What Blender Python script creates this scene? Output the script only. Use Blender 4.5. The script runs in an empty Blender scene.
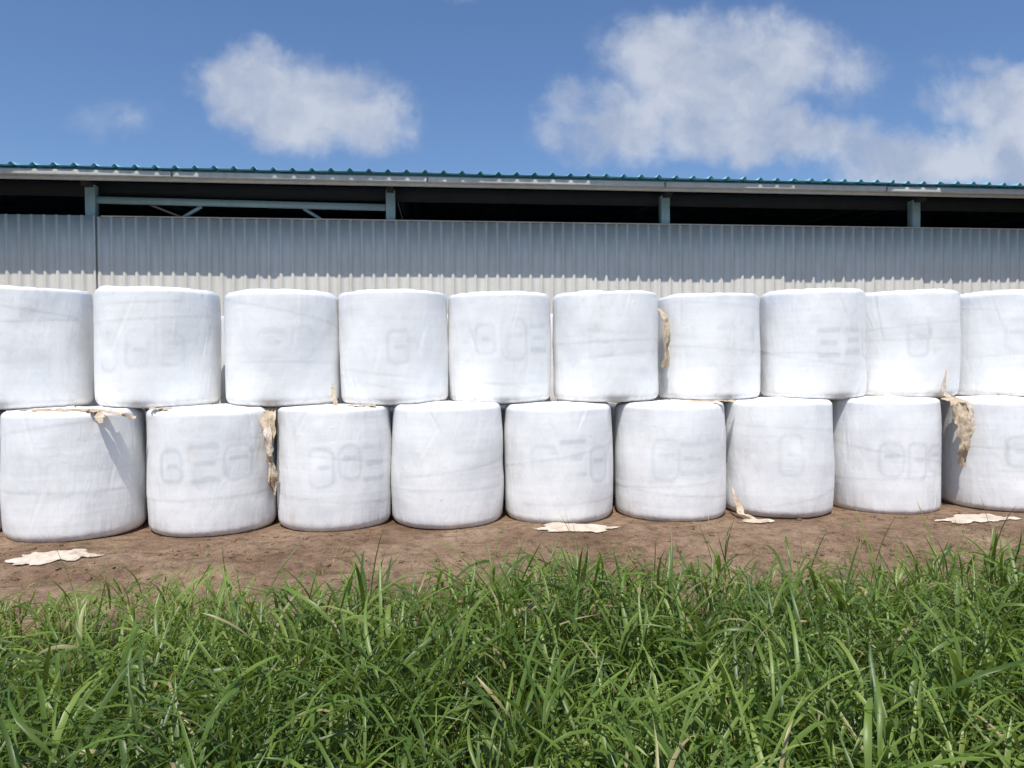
import bpy, math, random
import numpy as np
from mathutils import Matrix, Vector
random.seed(7); rng=np.random.default_rng(7)
scene=bpy.context.scene

# ------------------------------------------------------------ helpers
def vnoise(p, seed=0):
    p=np.asarray(p,dtype=np.float64); i=np.floor(p).astype(np.int64); f=p-i
    f=f*f*(3-2*f)
    def h(ix,iy,iz):
        n=(ix*374761393+iy*668265263+iz*2147483647+seed*974634777)&0xFFFFFFFF
        n=((n^(n>>13))*1274126177)&0xFFFFFFFF
        n=(n^(n>>16))&0xFFFF
        return n/65535.0
    r=0
    for dx in (0,1):
        for dy in (0,1):
            for dz in (0,1):
                w=(f[...,0] if dx else 1-f[...,0])*(f[...,1] if dy else 1-f[...,1])*(f[...,2] if dz else 1-f[...,2])
                r=r+w*h(i[...,0]+dx,i[...,1]+dy,i[...,2]+dz)
    return r*2-1
def fbm(p,seed=0,o=3):
    a=1;s=0;t=0;p=np.asarray(p,dtype=np.float64)
    for k in range(o):
        s=s+a*vnoise(p*(2.03**k)+k*11.3,seed+k); t+=a; a*=.5
    return s/t
def sstep(a,b,x):
    t=np.clip((x-a)/(b-a),0,1); return t*t*(3-2*t)
def mesh_np(name,verts,quads,mat=None,smooth=True,attrs=None):
    me=bpy.data.meshes.new(name)
    verts=np.asarray(verts,dtype=np.float32).reshape(-1,3); quads=np.asarray(quads,dtype=np.int32)
    me.vertices.add(len(verts)); me.vertices.foreach_set("co",verts.ravel())
    nf,k=quads.shape
    me.loops.add(nf*k); me.loops.foreach_set("vertex_index",quads.ravel())
    me.polygons.add(nf); me.polygons.foreach_set("loop_start",np.arange(nf,dtype=np.int32)*k)
    me.update(calc_edges=True)
    if smooth: me.polygons.foreach_set("use_smooth",np.ones(nf,dtype=bool))
    if attrs:
        for an,av in attrs.items():
            at=me.attributes.new(an,'FLOAT','POINT'); at.data.foreach_set("value",np.asarray(av,dtype=np.float32).ravel())
    if mat: me.materials.append(mat)
    me.validate(); me.update()
    return me
def obj(name,me,parent=None,loc=(0,0,0),rot=(0,0,0)):
    o=bpy.data.objects.new(name,me); scene.collection.objects.link(o)
    o.location=loc; o.rotation_euler=rot
    if parent: o.parent=parent
    return o
def grid_quads(nu,nv,wrap=False):
    i=np.arange(nu if wrap else nu-1); j=np.arange(nv-1)
    I,J=np.meshgrid(i,j,indexing='ij'); I=I.ravel();J=J.ravel(); I2=(I+1)%nu
    return np.stack([I*nv+J,I2*nv+J,I2*nv+J+1,I*nv+J+1],1)
def box(name,x0,x1,y0,y1,z0,z1,mat,parent=None,bevel=.006):
    v=[(x0,y0,z0),(x1,y0,z0),(x1,y1,z0),(x0,y1,z0),(x0,y0,z1),(x1,y0,z1),(x1,y1,z1),(x0,y1,z1)]
    f=[(0,3,2,1),(4,5,6,7),(0,1,5,4),(1,2,6,5),(2,3,7,6),(3,0,4,7)]
    me=mesh_np(name,v,f,mat,False); o=obj(name,me,parent)
    if bevel:
        b=o.modifiers.new("b",'BEVEL'); b.width=bevel; b.segments=2
    return o
def bar(name,a,b,w,h,mat,parent=None):
    a=Vector(a);b=Vector(b);d=(b-a);L=d.length;d.normalize()
    s=d.cross(Vector((0,1,0))).normalized() ; t=Vector((0,1,0))
    v=[]
    for p in (a,b):
        for si,ti in ((-1,-1),(1,-1),(1,1),(-1,1)):
            v.append(p+s*si*w/2+t*ti*h/2)
    f=[(0,1,2,3),(7,6,5,4),(0,4,5,1),(1,5,6,2),(2,6,7,3),(3,7,4,0)]
    return obj(name,mesh_np(name,[tuple(x) for x in v],f,mat,False),parent)

# ------------------------------------------------------------ materials
def newmat(name):
    m=bpy.data.materials.new(name); m.use_nodes=True
    nt=m.node_tree; nt.nodes.clear()
    out=nt.nodes.new("ShaderNodeOutputMaterial"); b=nt.nodes.new("ShaderNodeBsdfPrincipled")
    nt.links.new(b.outputs[0],out.inputs[0]); return m,nt,b,out
def N(nt,t,**kw):
    n=nt.nodes.new(t)
    for k,v in kw.items(): setattr(n,k,v)
    return n
def setin(n,**kw):
    for k,v in kw.items(): n.inputs[k.replace('_',' ')].default_value=v
def noise(nt,vec,scale,detail=4,rough=.55,dist=0):
    n=N(nt,"ShaderNodeTexNoise"); n.inputs["Scale"].default_value=scale; n.inputs["Detail"].default_value=detail
    n.inputs["Roughness"].default_value=rough; n.inputs["Distortion"].default_value=dist
    if vec is not None: nt.links.new(vec,n.inputs["Vector"])
    return n.outputs["Fac"]
def ramp(nt,fac,stops):
    r=N(nt,"ShaderNodeValToRGB"); e=r.color_ramp.elements
    while len(e)<len(stops): e.new(.5)
    for i,(p,c) in enumerate(stops):
        e[i].position=p; e[i].color=(c[0],c[1],c[2],1) if len(c)==3 else c
    nt.links.new(fac,r.inputs[0]); return r.outputs[0]
def mix(nt,fac,a,b,blend='MIX'):
    m=N(nt,"ShaderNodeMix",data_type='RGBA',blend_type=blend)
    for s,v in ((0,fac),(6,a),(7,b)):
        if isinstance(v,(int,float)): m.inputs[s].default_value=v
        elif isinstance(v,tuple): m.inputs[s].default_value=(v[0],v[1],v[2],1)
        else: nt.links.new(v,m.inputs[s])
    return m.outputs[2]
def math_(nt,op,a,b=None,c=None,clamp=False):
    m=N(nt,"ShaderNodeMath",operation=op,use_clamp=clamp)
    for i,v in enumerate((a,b,c)):
        if v is None: continue
        if isinstance(v,(int,float)): m.inputs[i].default_value=v
        else: nt.links.new(v,m.inputs[i])
    return m.outputs[0]
def bump(nt,h,strength,dist,b,normal=None):
    n=N(nt,"ShaderNodeBump"); n.inputs["Strength"].default_value=strength; n.inputs["Distance"].default_value=dist
    nt.links.new(h,n.inputs["Height"])
    if normal is not None: nt.links.new(normal,n.inputs["Normal"])
    if b is not None: nt.links.new(n.outputs[0],b.inputs["Normal"])
    return n.outputs[0]
def objcoord(nt,scale=(1,1,1)):
    t=N(nt,"ShaderNodeTexCoord"); mp=N(nt,"ShaderNodeMapping"); mp.inputs["Scale"].default_value=scale
    nt.links.new(t.outputs["Object"],mp.inputs["Vector"]); return mp.outputs[0]

def mat_film():
    m,nt,b,out=newmat("white_stretch_film")
    c=objcoord(nt); oi=N(nt,"ShaderNodeObjectInfo")
    off=N(nt,"ShaderNodeVectorMath",operation='ADD'); nt.links.new(c,off.inputs[0])
    sc=N(nt,"ShaderNodeVectorMath",operation='SCALE'); sc.inputs[0].default_value=(31,17,23); nt.links.new(oi.outputs["Random"],sc.inputs["Scale"])
    nt.links.new(sc.outputs[0],off.inputs[1]); v=off.outputs[0]
    st=N(nt,"ShaderNodeMapping"); st.inputs["Scale"].default_value=(1,1,.3); nt.links.new(v,st.inputs[0])
    st2=N(nt,"ShaderNodeMapping"); st2.inputs["Scale"].default_value=(.6,.6,7); st2.inputs["Rotation"].default_value=(.05,.03,0); nt.links.new(v,st2.inputs[0])
    blot=noise(nt,v,2.2,4,.6,.4)
    base=ramp(nt,blot,[(.3,(.81,.82,.825)),(.62,(.895,.895,.885))])
    bands=noise(nt,st2.outputs[0],2.0,2,.5)
    base=mix(nt,.25,base,ramp(nt,bands,[(.35,(.86,.87,.88)),(.6,(1,1,1))]),'MULTIPLY')
    pr=N(nt,"ShaderNodeAttribute",attribute_name="print")
    base=mix(nt,pr.outputs["Fac"],base,(.36,.41,.46))
    dt=N(nt,"ShaderNodeAttribute",attribute_name="dirt")
    sp=ramp(nt,noise(nt,v,9,4,.65,.5),[(.45,(0,0,0)),(.75,(1,1,1))])
    df=math_(nt,'MULTIPLY',dt.outputs["Fac"],math_(nt,'ADD',math_(nt,'MULTIPLY',sp,.8),.25),clamp=True)
    base=mix(nt,df,base,(.42,.32,.23))
    nt.links.new(base,b.inputs["Base Color"])
    nt.links.new(math_(nt,'ADD',math_(nt,'MULTIPLY',blot,.25),.22),b.inputs["Roughness"])
    b.inputs["Specular IOR Level"].default_value=.5
    n1=noise(nt,st.outputs[0],8,2,.5,1.2)
    ridge=math_(nt,'POWER',math_(nt,'SUBTRACT',1.0,math_(nt,'ABSOLUTE',math_(nt,'MULTIPLY',math_(nt,'SUBTRACT',n1,.5),3.0)),clamp=True),7.0)
    h=math_(nt,'ADD',math_(nt,'ADD',noise(nt,st.outputs[0],12,3,.5,.8),math_(nt,'MULTIPLY',ridge,.22)),math_(nt,'MULTIPLY',bands,.5))
    bump(nt,h,.36,.012,b)
    return m
def mat_netwrap(name,a,bb,cc):
    m,nt,b,out=newmat(name); v=objcoord(nt)
    base=ramp(nt,noise(nt,v,7,4,.65,.3),[(.3,a),(.55,bb),(.75,cc)])
    nt.links.new(base,b.inputs["Base Color"]); b.inputs["Roughness"].default_value=.85
    h=math_(nt,'ADD',noise(nt,v,30,4,.7),math_(nt,'MULTIPLY',noise(nt,v,160,1,.5),.4))
    bump(nt,h,.9,.015,b); return m
def mat_paint(name,c1,c2,rough=.45,streak=.3,scale=1.5):
    m,nt,b,out=newmat(name); v=objcoord(nt); vs=objcoord(nt,(5,5,.35))
    base=ramp(nt,noise(nt,v,scale,4,.6),[(.3,c1),(.7,c2)])
    s=ramp(nt,noise(nt,vs,2.0,4,.65),[(.42,(1,1,1)),(.75,(.72,.69,.63))])
    base=mix(nt,streak,base,s,'MULTIPLY')
    nt.links.new(base,b.inputs["Base Color"]); b.inputs["Roughness"].default_value=rough
    return m
def mat_ground():
    m,nt,b,out=newmat("brown_soil"); v=objcoord(nt)
    big=noise(nt,v,1.1,4,.65,.3); fine=noise(nt,v,8,6,.72); tiny=noise(nt,v,55,3,.7)
    base=ramp(nt,big,[(.32,(.215,.135,.085)),(.5,(.315,.212,.140)),(.68,(.42,.30,.205))])
    base=mix(nt,.85,base,ramp(nt,fine,[(.34,(.42,.39,.36)),(.5,(.92,.90,.88)),(.66,(1.18,1.15,1.1))]),'MULTIPLY')
    base=mix(nt,.6,base,ramp(nt,tiny,[(.35,(.52,.50,.48)),(.6,(1.12,1.12,1.12))]),'MULTIPLY')
    g=N(nt,"ShaderNodeAttribute",attribute_name="green")
    base=mix(nt,g.outputs["Fac"],base,mix(nt,fine,(.03,.035,.015),(.07,.085,.03)))
    nt.links.new(base,b.inputs["Base Color"]); b.inputs["Roughness"].default_value=.95; b.inputs["Specular IOR Level"].default_value=.15
    h=math_(nt,'ADD',fine,math_(nt,'MULTIPLY',tiny,.35))
    bump(nt,h,1.0,.06,b); return m
def mat_grass():
    m,nt,b,out=newmat("grass_blade")
    r=N(nt,"ShaderNodeAttribute",attribute_name="rnd").outputs["Fac"]; t=N(nt,"ShaderNodeAttribute",attribute_name="along").outputs["Fac"]
    d=N(nt,"ShaderNodeAttribute",attribute_name="dry").outputs["Fac"]
    c=ramp(nt,r,[(0,(.055,.112,.018)),(.4,(.120,.205,.030)),(.75,(.195,.295,.050)),(1,(.29,.37,.085))])
    c=mix(nt,math_(nt,'MULTIPLY',math_(nt,'SUBTRACT',1.0,t),.4),c,(.14,.17,.05))
    c=mix(nt,d,c,(.45,.37,.19))
    nt.links.new(c,b.inputs["Base Color"]); b.inputs["Roughness"].default_value=.4; b.inputs["Specular IOR Level"].default_value=.45
    tr=N(nt,"ShaderNodeBsdfTranslucent"); nt.links.new(mix(nt,.5,c,(.34,.42,.04)),tr.inputs[0])
    ms=N(nt,"ShaderNodeMixShader"); ms.inputs[0].default_value=.36
    nt.links.new(b.outputs[0],ms.inputs[1]); nt.links.new(tr.outputs[0],ms.inputs[2]); nt.links.new(ms.outputs[0],out.inputs[0])
    return m
FILM=mat_film()
NET=mat_netwrap("net_wrap_fabric",(.42,.31,.20),(.56,.45,.32),(.70,.60,.47))
SHEET=mat_netwrap("pale_sheet",(.50,.40,.30),(.66,.56,.45),(.76,.69,.59))
WALL=mat_paint("grey_painted_sheet_steel",(.64,.615,.55),(.72,.695,.63),.5,.4)
BLUE=mat_paint("blue_roof_sheet",(.12,.38,.52),(.17,.46,.60),.4,.3)
POST=mat_paint("pale_blue_steel",(.36,.50,.54),(.44,.58,.62),.5,.3)
FASC=mat_paint("pale_grey_steel",(.46,.46,.43),(.56,.55,.52),.5,.6)
DARK=mat_paint("interior_painted_shade",(.03,.03,.033),(.04,.04,.045),.9,.3)  # near-black colour stands in for the shade inside the shed
SOIL=mat_ground(); GRASS=mat_grass()

# ------------------------------------------------------------ ground
def graded(lo,hi,step,far):
    core=np.arange(lo,hi+1e-6,step); a=[];s=step;x=core[-1]
    while x<far: s*=1.35; x+=s; a.append(x)
    b=[];s=step;x=core[0]
    while x>-far: s*=1.35; x-=s; b.append(x)
    return np.concatenate([b[::-1],core,a])
def edge_y(x):
    x=np.asarray(x,dtype=float); z=np.zeros_like(x)
    return 4.66+.012*x-.12*np.exp(-((x-.6)/1.2)**2)+.18*fbm(np.stack([x*1.1,z+2.3,z],-1),5,3)+.18*vnoise(np.stack([x*2.9,z+4,z],-1),9)
def gz(x,y):
    x=np.asarray(x,dtype=float);y=np.asarray(y,dtype=float); o=np.zeros_like(x)
    w=np.exp(-np.maximum(0,np.abs(x-1.5)-14)**2/20)*np.exp(-np.maximum(0,np.abs(y-5)-9)**2/10)
    h=.022*fbm(np.stack([x*1.3,y*1.3,o],-1),21,3)+.026*fbm(np.stack([x*4.5,y*4.5,o],-1),31,3)*sstep(7.7,6.6,y)
    h=h+.018*np.maximum(0,vnoise(np.stack([x*11,y*11,o],-1),41))*sstep(7.7,6.8,y)
    h=h-.045*np.exp(-((y-6.15-.1*np.sin(x*.8))/.2)**2)+.035*np.exp(-((y-5.8-.1*np.sin(x*.8))/.15)**2)
    return h*w
gx=graded(-8,11,.04,900); gy=graded(.0,8.6,.04,900)
X,Y=np.meshgrid(gx,gy,indexing='ij'); Z=gz(X,Y)
green=sstep(.25,-.15,Y-edge_y(X))
ground=obj("ground",mesh_np("ground",np.stack([X,Y,Z],-1),grid_quads(len(gx),len(gy)),SOIL,True,{"green":green}))

def clods(name,n,mat):
    ico=[(0,0,1),(.89,0,.45),(.28,.85,.45),(-.72,.53,.45),(-.72,-.53,.45),(.28,-.85,.45),(.72,.53,-.45),(-.28,.85,-.45),(-.89,0,-.45),(-.28,-.85,-.45),(.72,-.53,-.45),(0,0,-1)]
    fc=[(0,1,2),(0,2,3),(0,3,4),(0,4,5),(0,5,1),(1,6,2),(2,7,3),(3,8,4),(4,9,5),(5,10,1),(6,7,2),(7,8,3),(8,9,4),(9,10,5),(10,6,1),(6,11,7),(7,11,8),(8,11,9),(9,11,10),(10,11,6)]
    ico=np.array(ico);fc=np.array(fc)
    x=rng.uniform(-6,10,n); y=rng.uniform(4.3,7.45,n)
    keep=rng.random(n)<np.clip(.4+1.1*fbm(np.stack([x*1.1,y*1.6,x*0],-1),66,3),.03,1); x,y=x[keep],y[keep]; n=len(x)
    s=.004+.024*rng.random(n)**5
    z=gz(x,y)
    V=ico[None]*s[:,None,None]*(1+.35*rng.standard_normal((n,12,1)))*np.array([1,1,.6])
    V=V+np.stack([x,y,z+s*.1],-1)[:,None]
    F=fc[None]+(np.arange(n)*12)[:,None,None]
    return obj(name,mesh_np(name,V,F.reshape(-1,3),mat,False))
clods("soil_clods",10000,SOIL)

# ------------------------------------------------------------ grass
K=6
def leaves(x,y,z,phi,L,e0,curl,w,rnd,dry,twist):
    n=len(x); t=np.linspace(0,1,K+1)
    el=e0[:,None]-curl[:,None]*t[None]**1.4
    ds=L[:,None]/K
    hx=np.concatenate([np.zeros((n,1)),np.cumsum(np.cos((el[:,:-1]+el[:,1:])/2)*ds,1)],1)
    hz=np.concatenate([np.zeros((n,1)),np.cumsum(np.sin((el[:,:-1]+el[:,1:])/2)*ds,1)],1)
    ph=phi[:,None]+twist[:,None]*t[None]
    cx=x[:,None]+hx*np.cos(ph); cy=y[:,None]+hx*np.sin(ph); cz=z[:,None]+hz
    wt=w[:,None]*np.clip(.45+1.6*t,0,1)[None]*np.sqrt(np.clip(1-t**2.2,0,1))[None]
    sx=-np.sin(ph);sy=np.cos(ph)
    tilt=twist[:,None]*.8+.0*t[None]
    P=np.zeros((n,K+1,3,3))
    for k,s in enumerate((-1,0,1)):
        P[:,:,k,0]=cx+s*wt*.5*sx*np.cos(tilt); P[:,:,k,1]=cy+s*wt*.5*sy*np.cos(tilt)
        P[:,:,k,2]=cz+(abs(s))*wt*.22+s*wt*.5*np.sin(tilt)
    A={"rnd":np.broadcast_to(rnd[:,None,None],(n,K+1,3)),"along":np.broadcast_to(t[None,:,None],(n,K+1,3)),"dry":np.broadcast_to(dry[:,None,None],(n,K+1,3))}
    return P,A
def grass_obj(name,parts,mat):
    V=np.concatenate([p[0].reshape(-1,3) for p in parts]); n=len(V)//(3*(K+1))
    A={k:np.concatenate([p[1][k].ravel() for p in parts]) for k in ("rnd","along","dry")}
    q=[]
    for r in range(K):
        for c in range(2):
            a=r*3+c; q.append((a,a+1,a+4,a+3))
    q=np.array(q)[None]+(np.arange(n)*3*(K+1))[:,None,None]
    return obj(name,mesh_np(name,V,q.reshape(-1,4),mat,True,A))
def scatter(n):
    y=rng.uniform(.9,5.5,n); x=rng.uniform(-1,1,n)*(y*.95+1.6)+y*.11
    return x,y
parts=[]
def plants(n,hs=1,ws=1):
    x,y=scatter(n); ey=edge_y(x); pr=sstep(.15,-.5,y-ey)
    clump=np.clip(.5+.9*fbm(np.stack([x*1.4,y*1.4,x*0],-1),77,3),0,1)
    keep=rng.random(n)<pr*(.35+.8*clump); x,y,ey,clump=x[keep],y[keep],ey[keep],clump[keep]
    n=len(x); z=gz(x,y)-.01
    hh=hs*(.30+.22*clump+.14*rng.random(n))*(.55+.45*sstep(.1,-.8,y-ey))
    hue=np.clip(.5+.6*fbm(np.stack([x*.8,y*.8,x*0+3],-1),88,2)+.2*rng.standard_normal(n),0,1)
    ph0=rng.uniform(0,6.28,n); lean=rng.uniform(1.2,1.55,n)
    parts.append(leaves(x,y,z,ph0,hh,lean,rng.uniform(0,.35,n),np.full(n,.0055),hue,np.zeros(n),np.zeros(n)))
    nl=6
    for k in range(nl):
        f=(k+.4)/nl*.9
        ph=ph0+k*math.pi+rng.normal(0,.6,n)
        hx=np.cos(lean)*hh*f
        L=(.18+.20*rng.random(n))*(.7+.6*math.sin(math.pi*min(1,f+.15)))*(hh/.45)
        parts.append(leaves(x+hx*np.cos(ph0),y+hx*np.sin(ph0),z+np.sin(lean)*hh*f,ph,L,rng.uniform(.75,1.4,n),rng.uniform(.3,2.1,n),
            rng.uniform(.009,.021,n)*ws,np.clip(hue+.25*rng.standard_normal(n),0,1),(rng.random(n)<.035)*rng.uniform(.5,1,n),rng.normal(0,.5,n)))
plants(3700)
plants(800,1.10,1.3)
def blades(n,h0,h1,w0,w1,dryp,spread=.15):
    x,y=scatter(n); ey=edge_y(x); keep=rng.random(n)<sstep(spread,-.35,y-ey); x,y,ey=x[keep],y[keep],ey[keep]; n=len(x)
    sc=.55+.45*sstep(.1,-.8,y-ey)
    hue=np.clip(.45+.6*fbm(np.stack([x*.8,y*.8,x*0+3],-1),88,2)+.25*rng.standard_normal(n),0,1)
    parts.append(leaves(x,y,gz(x,y)-.01,rng.uniform(0,6.28,n),rng.uniform(h0,h1,n)*sc,rng.uniform(1.2,1.56,n),rng.uniform(.1,1.2,n),
        rng.uniform(w0,w1,n),hue,(rng.random(n)<dryp)*rng.uniform(.4,1,n),rng.normal(0,.4,n)))
blades(9000,.15,.42,.005,.010,.10)
blades(3200,.40,.64,.007,.014,.03)
blades(3200,.05,.20,.003,.006,.25,.75)
tx=np.array([-1.95,-1.2,.35,.42,.95,-3.1,2.4,3.9,4.05,1.9,-.4,5.0,-2.6,1.4,2.9,3.4]); ty=np.array([4.4,4.4,4.5,4.5,4.6,4.3,4.6,4.7,4.5,4.6,4.5,4.8,4.4,4.5,4.6,4.6])
for k in range(4):
    n=len(tx); parts.append(leaves(tx+rng.normal(0,.03,n),ty+rng.normal(0,.03,n),gz(tx,ty),rng.uniform(0,6.28,n),rng.uniform(.4,.78,n),rng.uniform(1.3,1.56,n),rng.uniform(.1,.9,n),rng.uniform(.008,.014,n),rng.uniform(.2,.7,n),np.zeros(n),rng.normal(0,.3,n)))
grass_obj("grass",parts,GRASS)
parts=[]
n=420; cx=rng.uniform(-5,8,60); idx=rng.integers(0,60,n); x=cx[idx]+rng.normal(0,.07,n); y=rng.uniform(5.0,7.3,60)[idx]+rng.normal(0,.05,n)
parts.append(leaves(x,y,gz(x,y)-.005,rng.uniform(0,6.28,n),rng.uniform(.04,.14,n),rng.uniform(.8,1.5,n),rng.uniform(.2,1.5,n),rng.uniform(.003,.007,n),rng.uniform(.1,.7,n),(rng.random(n)<.4)*.8,rng.normal(0,.4,n)))
grass_obj("weeds",parts,GRASS)
parts=[]
n=900; x=rng.uniform(-5.5,9,n); y=rng.uniform(4.6,7.4,n)
parts.append(leaves(x,y,gz(x,y)+.008,rng.uniform(0,6.28,n),rng.uniform(.03,.12,n),rng.uniform(-.05,.2,n),rng.uniform(0,.3,n),rng.uniform(.002,.005,n),rng.uniform(.1,.7,n),np.full(n,.9),rng.normal(0,.4,n)))
grass_obj("straw_litter",parts,GRASS)

# ------------------------------------------------------------ bales
def rrect(s,z,cx,cz,w,h,r):
    qx=np.abs(s-cx)-w/2+r; qz=np.abs(z-cz)-h/2+r
    return np.hypot(np.maximum(qx,0),np.maximum(qz,0))+np.minimum(np.maximum(qx,qz),0)-r
def bale_mesh(name,R,H,seed,nth=240,nz=80,sag=0.0):
    rs=np.random.default_rng(seed+100)
    cb=rs.uniform(.07,.10); ct=rs.uniform(.04,.07)
    pr=[(r,0) for r in np.linspace(.01,R-cb,6)[:-1]]
    pr+=[(R-cb+cb*math.sin(a),cb-cb*math.cos(a)) for a in np.linspace(0,math.pi/2,9)[:-1]]
    pr+=[(R,z) for z in np.linspace(cb,H-ct,nz)]
    pr+=[(R-ct+ct*math.cos(a),H-ct+ct*math.sin(a)) for a in np.linspace(0,math.pi/2,10)[1:]]
    pr+=[(r,H) for r in np.linspace(R-ct,.01,12)[1:]]
    pr=np.array(pr); th=np.linspace(0,2*math.pi,nth,endpoint=False)
    T,r=np.meshgrid(th,pr[:,0],indexing='ij'); _,z=np.meshgrid(th,pr[:,1],indexing='ij')
    z0=z.copy(); side=np.clip(r/R,0,1)**4
    dirx,diry=np.cos(T),np.sin(T); P=np.stack([dirx*r/R*.62,diry*r/R*.62,z],-1)
    f=z/H
    bulge=.010*np.sin(math.pi*np.clip(f,0,1))**.5+sag*rs.uniform(.3,1)*(.008*np.sin(math.pi*np.clip(1-f,0,1)**1.8)-.008*sstep(.7,1,f))
    d=bulge+.015*fbm(P*2.1,seed,2)+.009*fbm(P*np.array([4,4,2.2]),seed+5,3)
    pl=vnoise(np.stack([dirx*11,diry*11,z*1.2],-1),seed+9)
    d=d-.010*np.abs(pl)*(np.exp(-z/.12)+.6*np.exp(-(H-z)/.10))
    for k in range(13):
        t0=rs.uniform(-math.pi,0) if k<9 else rs.uniform(0,2*math.pi); sl=rs.normal(0,.35); zc=rs.uniform(.0,1)*H; ln=rs.uniform(.05,.28)
        am=rs.uniform(.15,1)*.006; wd=rs.uniform(.008,.018)
        dd=(np.angle(np.exp(1j*(T-t0-sl*(z-zc))))*R)
        g=np.exp(-((z-zc)/ln)**2)
        d=d-am*np.exp(-(dd/wd)**2)*g+am*.7*np.exp(-((dd-wd*1.8)/wd)**2)*g
    for k in range(2):
        t0=rs.uniform(-2.8,-.4); q=np.angle(np.exp(1j*(T-t0)))
        zl=H*rs.uniform(.15,.9)+rs.uniform(-.12,.12)*q
        d=d+.0018*sstep(-.006,.006,z-zl)*(np.abs(q)<1.8)
    ell=1+rs.uniform(.0,.015)*np.cos(2*(T-rs.uniform(0,3)))
    rr=r*ell+d*side
    rad=fbm(np.stack([dirx*7,diry*7,r*2],-1),seed+3,2)
    top=sstep(H-.03,H,z0)
    zz=z+top*(.014*fbm(P*3,seed+13,2)+.008*rad)+top*.02*(1-r/R) + .012*fbm(np.stack([dirx,diry,z*.5],-1)*1.3,seed+14,2)*f
    zz=zz-.006*np.abs(rad)*sstep(H-.12,H-.04,z0)
    xx=rr*np.cos(T); yy=rr*np.sin(T)
    pm=np.zeros_like(z); nl=rs.integers(1,4); base=-math.pi/2+rs.uniform(-.3,.4); lw=.02
    zc=H*rs.uniform(.46,.60)
    wob=.02*fbm(P*5,seed+70,2)
    tt=np.angle(np.exp(1j*(T-base)))*R+wob
    zq=z+.02*fbm(P*5,seed+71,2)
    xs=(np.arange(nl)-(nl-1)/2)*rs.uniform(.27,.33)
    def add(sd,w=lw,a=1):
        nonlocal pm; pm=np.maximum(pm,a*sstep(w*2.2,-w*.2,sd))
    for cx in xs:
        kind=rs.integers(0,3); w,h=rs.uniform(.20,.27),rs.uniform(.28,.44); c=zc+rs.normal(0,.02)
        add(rrect(tt,zq,cx,c,w+.02,h+.02,.08),.02,.25)
        if kind==0:
            add(np.abs(rrect(tt,zq,cx,c,w,h,.07))); add(rrect(tt,zq,cx+.02,c,w*.5,.03,.01),.012)
        elif kind==1:
            add(np.abs(rrect(tt,zq,cx,c,w,h,.09)),lw,.8); add(rrect(tt,zq,cx,c+.04,w*.6,.03,.01),.012)
        else:
            for q in (-1,0,1): add(rrect(tt,zq,cx,c+q*h/2.6,w*(1 if q else .7),.03,.012),.015)
    pm=pm*np.clip(.65+1.3*fbm(P*3.2,seed+50,3),.1,1)*rs.uniform(.24,.44)*(side>.7)
    bl=fbm(P*np.array([2.5,2.5,4]),seed+60,3)
    pm=np.maximum(pm,.12*sstep(.2,.6,bl)*side)
    spk=vnoise(P*38,seed+61); pm=np.maximum(pm,.45*sstep(.88,.95,spk)*side*(fbm(P*3,seed+62,2)>.15))
    dirt=.75*np.exp(-z0/.07)+.05+.20*sstep(.25,.6,fbm(P*np.array([5,5,1.5]),seed+63,3))
    V=np.stack([xx,yy,zz],-1)
    return mesh_np(name,V,grid_quads(nth,len(pr),True),FILM,True,{"print":pm,"dirt":dirt})
lower=[(-7.55,.61),(-6.25,.61),(-4.95,.615),(-3.60,.635),(-2.265,.625),(-1.015,.58),(.175,.588),(1.39,.592),(2.635,.592),(3.89,.585),(5.17,.585),(6.60,.60),(7.95,.61),(9.2,.6)]
upper=[(-6.95,.61),(-5.62,.61),(-4.27,.63),(-2.915,.625),(-1.60,.605),(-.385,.60),(.785,.58),(2.0,.592),(3.245,.59),(4.49,.588),(5.70,.59),(7.0,.60),(8.3,.61)]
BL,BU=1.255,1.20
s=0
for i,(x,R) in enumerate(lower):
    s+=1; h=BL+random.uniform(-.01,.01)
    obj("silage_bale",bale_mesh("bale_low",R-.006,h,s,sag=1),None,(x,8.0+random.uniform(-.03,.03),-.012),(0,0,random.uniform(-.1,.1)))
for i,(x,R) in enumerate(upper):
    s+=1; h=BU+random.uniform(-.012,.012)+(.035 if i in (2,3,9,10,11) else 0)
    obj("silage_bale",bale_mesh("bale_up",R-.006,h,s),None,(x,8.36+random.uniform(-.05,.05),BL-.012),(random.uniform(-.008,.008),random.uniform(-.012,.012),random.uniform(-.1,.1)))
back=[bale_mesh("bale_back",.6,1.16,200+k,96,30) for k in range(3)]
for i in range(13):
    obj("silage_bale",back[i%3],None,(-6.7+i*1.26,9.5,-.012),(0,0,i*1.3))
    if i<12: obj("silage_bale",back[(i+1)%3],None,(-5.8+i*1.26,9.72,1.14),(0,0,i*2.1))

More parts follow.
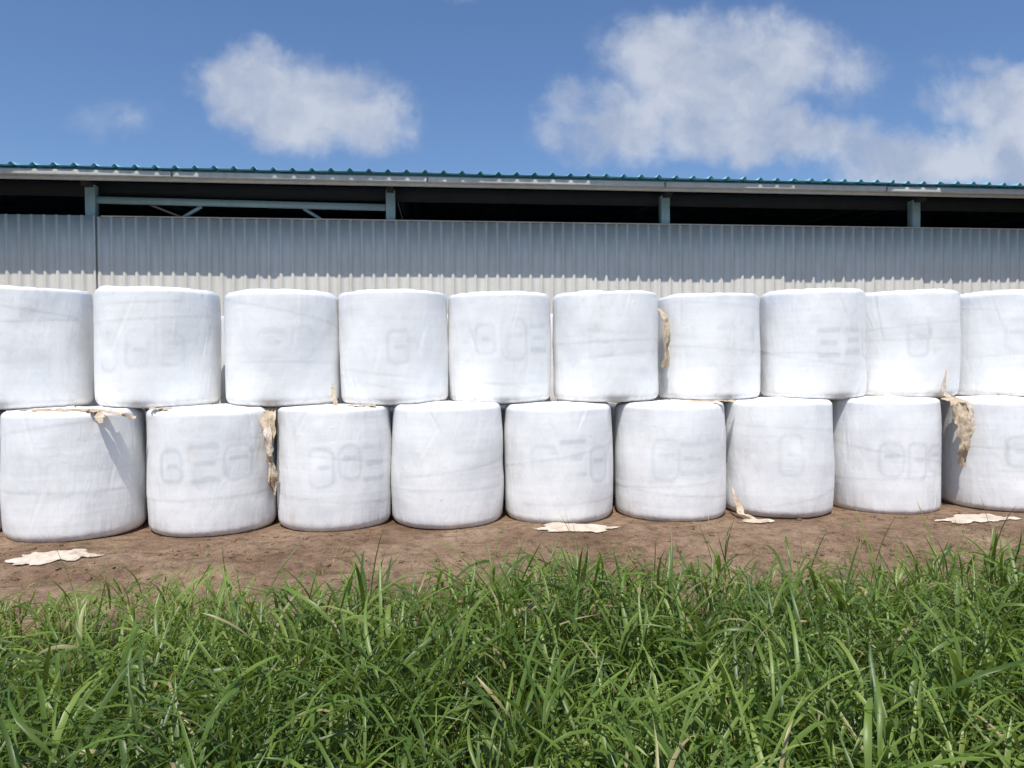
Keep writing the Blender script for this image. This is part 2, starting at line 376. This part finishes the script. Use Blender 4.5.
# ------------------------------------------------------------ loose net wrap
def drape(name,path,w0,w1,seed,amp=.03,nu=80,nv=22,widthdir=(1,0,0),mat=NET):
    path=np.array(path,dtype=float); t=np.linspace(0,1,len(path)); u=np.linspace(0,1,nu)
    C=np.stack([np.interp(u,t,path[:,k]) for k in range(3)],-1)
    k=np.ones(9)/9; Cp=np.pad(C,((4,4),(0,0)),mode='edge'); C=np.stack([np.convolve(Cp[:,j],k,'valid') for j in range(3)],-1)
    rg=lambda sd:1+.7*fbm(np.stack([u*9,u*0,u*0],-1),seed+sd,4)
    W=(w0+(w1-w0)*u)*(.35+.65*np.sqrt(np.clip(np.minimum(u,1-u)*7,0,1)))
    WL=W*rg(0);WR=W*rg(20)
    v=np.linspace(-.5,.5,nv); wd=np.array(widthdir)
    off=np.where(v[None]<0,v[None]*WL[:,None],v[None]*WR[:,None])
    P=C[:,None]+wd[None,None]*off[...,None]
    Q=P*1.0; Nn=np.stack([fbm(Q*np.array([16,16,6])+i*7,seed+i,3) for i in range(3)],-1)
    P=P+Nn*amp*np.array([.7,1.2,.5])
    P[...,1]-=1.0*amp*np.abs(vnoise(Q*np.array([34,1,4]),seed+8))
    o=obj(name,mesh_np(name,P,grid_quads(nu,nv),mat,True))
    m=o.modifiers.new("s",'SOLIDIFY'); m.thickness=.003; return o
def lay(name,cx,cy,w,h,rot,seed,mat=SHEET,lift=.05):
    nu,nv=80,56; a,b=np.meshgrid(np.linspace(-1,1,nu),np.linspace(-1,1,nv),indexing='ij')
    ca=a*np.sqrt(1-b*b/2); cb=b*np.sqrt(1-a*a/2)
    ang=np.arctan2(cb,ca); m=np.hypot(ca,cb); rad=1+.55*fbm(np.stack([np.cos(ang)*2.2,np.sin(ang)*2.2,a*0],-1),seed,4)
    lx=ca*w/2*rad; ly=cb*h/2*rad; c,s_=math.cos(rot),math.sin(rot)
    x=cx+lx*c-ly*s_; y=cy+lx*s_+ly*c
    z=gz(x,y)+.012+lift*np.abs(fbm(np.stack([x*6,y*8,x*0],-1),seed+2,3))*(1-m**6)
    o=obj(name,mesh_np(name,np.stack([x,y,z],-1),grid_quads(nu,nv),mat,True)); mm=o.modifiers.new("s",'SOLIDIFY'); mm.thickness=.003
    return o
drape("net_wrap",[(-1.64,7.95,1.26),(-1.65,7.72,1.15),(-1.63,7.64,.8),(-1.58,7.66,.5),(-1.58,7.74,.34)],.17,.06,1,.04)
drape("net_wrap",[(-1.66,7.7,1.1),(-1.62,7.62,.95),(-1.60,7.62,.75)],.08,.05,31,.03,mat=SHEET)
drape("net_wrap",[(2.60,8.25,2.3),(2.60,8.03,2.18),(2.63,8.0,1.95),(2.62,8.03,1.75),(2.60,8.08,1.60)],.04,.08,2,.03)
drape("net_wrap",[(5.87,7.9,1.26),(5.86,7.66,1.2),(5.87,7.6,.95),(5.89,7.63,.7),(5.93,7.7,.45)],.22,.10,3,.05)
drape("net_wrap",[(5.95,7.66,1.22),(5.97,7.6,1.0),(5.95,7.6,.85)],.08,.06,33,.04,mat=SHEET)
drape("net_wrap",[(5.76,7.74,1.58),(5.72,7.70,1.42),(5.72,7.68,1.3),(5.76,7.64,1.25)],.015,.08,4,.02,mat=SHEET)
drape("net_wrap",[(-3.95,7.62,1.26),(-3.4,7.50,1.25),(-3.05,7.47,1.235),(-2.82,7.52,1.165)],.12,.12,5,.045,widthdir=(.1,.7,.15))
drape("net_wrap",[(-3.15,7.46,1.235),(-3.12,7.40,1.18),(-3.1,7.38,1.13)],.12,.04,15,.02)
drape("net_wrap",[(-2.75,7.62,1.255),(-2.5,7.54,1.255)],.12,.10,6,.03,widthdir=(.1,.7,.1))
drape("net_wrap",[(-1.0,7.72,1.245),(-.75,7.65,1.255),(-.55,7.7,1.255)],.10,.10,7,.04,widthdir=(.1,.7,.1))
drape("net_wrap",[(-1.02,7.98,1.48),(-1.0,7.9,1.34),(-.98,7.8,1.255)],.02,.06,8,.03)
drape("net_wrap",[(2.75,7.66,1.255),(3.1,7.6,1.255),(3.3,7.7,1.255)],.10,.08,9,.03,widthdir=(.1,.7,.1))
drape("net_wrap",[(3.25,7.72,.30),(3.25,7.58,.18),(3.27,7.5,.06),(3.35,7.38,.03)],.02,.09,10,.025)
lay("plastic_scrap",-3.25,6.72,.72,.50,.15,21)
lay("plastic_scrap",1.42,7.27,.85,.34,-.05,22)
lay("plastic_scrap",3.36,7.33,.34,.20,0,23)
lay("plastic_scrap",5.62,7.08,.85,.38,.1,24)
lay("plastic_scrap",7.0,7.0,.7,.4,.4,25)

# ------------------------------------------------------------ shed
shed=bpy.data.objects.new("farm_shed",None); scene.collection.objects.link(shed)
WY=13.0; WT=4.195; X0,X1=-24.0,36.0
def profile(x0,x1,pitch,flat,slope,rise):
    xs=[];ds=[];x=x0
    while x<x1:
        for dx,dd in ((0,0),(flat,0),(flat+slope,rise),(pitch-slope,rise)):
            xs.append(x+dx);ds.append(dd)
        x+=pitch
    return np.array(xs),np.array(ds)
def cladding(name,x0,x1,z0,z1,y,mat,pitch=.195):
    xs,ds=profile(x0,x1,pitch,.135,.010,.028)
    zs=np.linspace(z0,z1,7); A,B=np.meshgrid(xs,zs,indexing='ij'); D,_=np.meshgrid(ds,zs,indexing='ij')
    Yv=y-D+.008*fbm(np.stack([A*.7,B*.8,A*0],-1),3,2)
    o=obj(name,mesh_np(name,np.stack([A,Yv,B],-1),grid_quads(len(xs),7),mat,False),shed)
    m=o.modifiers.new("s",'SOLIDIFY'); m.thickness=.003; return o
cladding("wall_cladding",-5.60,X1,.03,WT,WY,WALL)
cladding("wall_cladding_end",X0,-5.60,.03,WT+.02,WY-.008,WALL)
box("wall_top_trim",-5.4,X1,WY-.032,WY+.03,WT,WT+.02,FASC,shed)
for k,px in enumerate([-20.3,-15.4,-10.5,-5.62,-.66,4.28,9.16,14.0,18.9,23.8,28.7,33.6]):
    box("post_%d"%k,px-.08,px+.08,WY+.1,WY+.26,0,4.75,POST,shed)
    v=[(px-.06,WY-.1,4.69),(px+.06,WY-.1,4.69),(px+.06,WY+18,5.95),(px-.06,WY+18,5.95),(px-.06,WY-.1,4.79),(px+.06,WY-.1,4.79),(px+.06,WY+18,6.15),(px-.06,WY+18,6.15)]
    f=[(0,3,2,1),(4,5,6,7),(0,1,5,4),(1,2,6,5),(2,3,7,6),(3,0,4,7)]
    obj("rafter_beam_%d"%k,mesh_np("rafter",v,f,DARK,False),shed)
bar("tie_beam",(-5.54,WY+.18,4.51),(-.74,WY+.18,4.46),.11,.08,POST,shed)
bar("brace_1",(-4.45,WY+.18,4.05),(-3.85,WY+.18,4.43),.05,.05,POST,shed)
bar("brace_2",(-2.15,WY+.18,4.42),(-1.55,WY+.18,4.05),.05,.05,POST,shed)
box("eave_purlin",X0,X1,WY-.70,WY-.62,4.64,4.80,FASC,shed)
gxx=X0; gi=0
while gxx<X1:
    dz=random.uniform(-.006,.006)
    box("eave_gutter_%d"%gi,gxx,gxx+3.97,WY-.79,WY-.71,4.685+dz,4.765+dz,FASC,shed); gxx+=4.0; gi+=1
xs,ds=profile(X0-.3,X1+.3,.30,.20,.035,.045)
ys=np.array([WY-.86,WY-.5,WY+3,WY+9,WY+18]); A,B=np.meshgrid(xs,ys,indexing='ij'); D,_=np.meshgrid(ds,ys,indexing='ij')
Zr=4.815+(B-(WY-.86))*.075+D+.012*fbm(np.stack([A*.9,B*0,B*0],-1),5,3)
B2=B+.03*fbm(np.stack([np.floor(A/.9)*3.7,B*0,B*0],-1),6,1)*(B<WY)
ro=obj("roof_sheet",mesh_np("roof_sheet",np.stack([A,B2,Zr],-1),grid_quads(len(xs),5),BLUE,False),shed); m=ro.modifiers.new("s",'SOLIDIFY'); m.thickness=.006
box("roof_shade_strip",X0,X1,WY+.3,WY+.34,4.60,4.84,DARK,shed,0)  # thin near-black strip, paints in the shade below the roof sheet
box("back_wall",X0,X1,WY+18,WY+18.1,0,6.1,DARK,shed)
box("side_wall",X0-.1,X0-.003,WY+.05,WY+18.1,0,4.8,WALL,shed)
box("side_wall_far",X1+.003,X1+.1,WY+.05,WY+18.1,0,4.8,WALL,shed)
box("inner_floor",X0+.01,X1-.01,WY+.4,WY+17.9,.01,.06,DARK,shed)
for k in range(4):
    yy=WY+1.5+k*3
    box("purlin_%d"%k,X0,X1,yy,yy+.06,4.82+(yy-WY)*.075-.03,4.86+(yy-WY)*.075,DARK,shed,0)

# ------------------------------------------------------------ light and sky
EL=math.radians(61); AZ=math.radians(193)
sd=Vector((math.sin(AZ)*math.cos(EL),math.cos(AZ)*math.cos(EL),math.sin(EL)))
sun=bpy.data.lights.new("sun","SUN"); sun.energy=4.75; sun.angle=math.radians(.53); sun.color=(1,.955,.89)
so=bpy.data.objects.new("sun",sun); scene.collection.objects.link(so); so.rotation_euler=sd.to_track_quat('Z','Y').to_euler(); so.location=(0,0,20)
w=bpy.data.worlds.new("World"); scene.world=w; w.use_nodes=True; nt=w.node_tree; nt.nodes.clear()
try:
    w.cycles.sampling_method='MANUAL'; w.cycles.sample_map_resolution=256
except Exception: pass
out=N(nt,"ShaderNodeOutputWorld"); bg=N(nt,"ShaderNodeBackground"); nt.links.new(bg.outputs[0],out.inputs[0])
sky=N(nt,"ShaderNodeTexSky",sky_type='NISHITA'); sky.sun_disc=False; sky.sun_elevation=EL; sky.sun_rotation=AZ
sky.altitude=0; sky.air_density=1.2; sky.dust_density=.8; sky.ozone_density=3.0
tc=N(nt,"ShaderNodeTexCoord"); sep=N(nt,"ShaderNodeSeparateXYZ"); nt.links.new(tc.outputs["Generated"],sep.inputs[0])
yy=math_(nt,'MAXIMUM',sep.outputs[1],.05); px=math_(nt,'DIVIDE',sep.outputs[0],yy); pz=math_(nt,'DIVIDE',sep.outputs[2],yy)
comb=N(nt,"ShaderNodeCombineXYZ"); nt.links.new(px,comb.inputs[0]); nt.links.new(pz,comb.inputs[1])
pv=comb.outputs[0]
dn=N(nt,"ShaderNodeTexNoise"); setin(dn,Scale=10.0,Detail=5.0,Roughness=.6); nt.links.new(pv,dn.inputs["Vector"])
dsub=N(nt,"ShaderNodeVectorMath",operation='SUBTRACT'); nt.links.new(dn.outputs["Color"],dsub.inputs[0]); dsub.inputs[1].default_value=(.5,.5,.5)
dsc=N(nt,"ShaderNodeVectorMath",operation='SCALE'); nt.links.new(dsub.outputs[0],dsc.inputs[0]); dsc.inputs["Scale"].default_value=.085
dad=N(nt,"ShaderNodeVectorMath",operation='ADD'); nt.links.new(pv,dad.inputs[0]); nt.links.new(dsc.outputs[0],dad.inputs[1]); pw=dad.outputs[0]
blobs=[(-.225,.37,.09,.070,1),(-.165,.355,.13,.072,1),(-.09,.34,.09,.055,.8),
 (.45,.43,.18,.082,.95),(.36,.42,.15,.08,.95),(.26,.345,.11,.08,.95),(.48,.325,.22,.05,.95),(.38,.375,.19,.08,.9),(.58,.41,.09,.07,.5),
 (.90,.38,.21,.075,1),(.74,.295,.25,.06,.85),(.92,.31,.20,.08,.95),(.80,.44,.09,.03,.35),(-.38,.325,.07,.035,.22),(.03,.53,.14,.035,.5),(-.9,.42,.2,.07,.9),(1.4,.5,.3,.1,.9)]
dens=None
for (cx,cz,rx,rz,a) in blobs:
    sb=N(nt,"ShaderNodeVectorMath",operation='SUBTRACT'); nt.links.new(pw,sb.inputs[0]); sb.inputs[1].default_value=(cx,cz,0)
    mu=N(nt,"ShaderNodeVectorMath",operation='MULTIPLY'); nt.links.new(sb.outputs[0],mu.inputs[0]); mu.inputs[1].default_value=(1/rx,1/rz,0)
    ln=N(nt,"ShaderNodeVectorMath",operation='LENGTH'); nt.links.new(mu.outputs[0],ln.inputs[0])
    g=math_(nt,'MULTIPLY',math_(nt,'SUBTRACT',1.12,ln.outputs["Value"]),a)
    g=math_(nt,'MAXIMUM',g,0.0)
    dens=g if dens is None else math_(nt,'MAXIMUM',dens,g)
fn=noise(nt,pv,10,8,.6,.2)
dd=math_(nt,'ADD',dens,math_(nt,'MULTIPLY',math_(nt,'SUBTRACT',fn,.5),1.2))
gate=math_(nt,'MULTIPLY',dens,4.5,clamp=True)
mr=N(nt,"ShaderNodeMapRange",interpolation_type='SMOOTHSTEP'); nt.links.new(dd,mr.inputs[0]); setin(mr,From_Min=.02,From_Max=.68)
cf=math_(nt,'MULTIPLY',math_(nt,'MULTIPLY',mr.outputs[0],gate),.86)
front=math_(nt,'MULTIPLY',math_(nt,'SUBTRACT',sep.outputs[1],.1),6.0,clamp=True)
cf=math_(nt,'MULTIPLY',cf,front)
ccol=ramp(nt,noise(nt,pw,11,4,.55),[(.35,(3.6,4.2,5.5)),(.62,(5.6,6.0,6.8))])
tint=mix(nt,1.0,sky.outputs[0],(.76,.89,1.10),'MULTIPLY')
nt.links.new(mix(nt,cf,tint,ccol),bg.inputs[0]); bg.inputs[1].default_value=.112

# ------------------------------------------------------------ camera
cam=bpy.data.cameras.new("camera"); cam.lens=26.0; cam.sensor_width=36; cam.clip_end=3000; cam.clip_start=.05
co=bpy.data.objects.new("camera",cam); scene.collection.objects.link(co)
yaw=math.radians(6.3); pit=math.radians(-1.08)
f=Vector((math.sin(yaw)*math.cos(pit),math.cos(yaw)*math.cos(pit),math.sin(pit)))
q=f.to_track_quat('-Z','Y').to_matrix().to_4x4()
co.matrix_world=Matrix.Translation((0,0,1.60))@q@Matrix.Rotation(math.radians(-.45),4,'Z')
scene.camera=co
scene.view_settings.view_transform='Standard'; scene.view_settings.look='None'; scene.view_settings.exposure=0
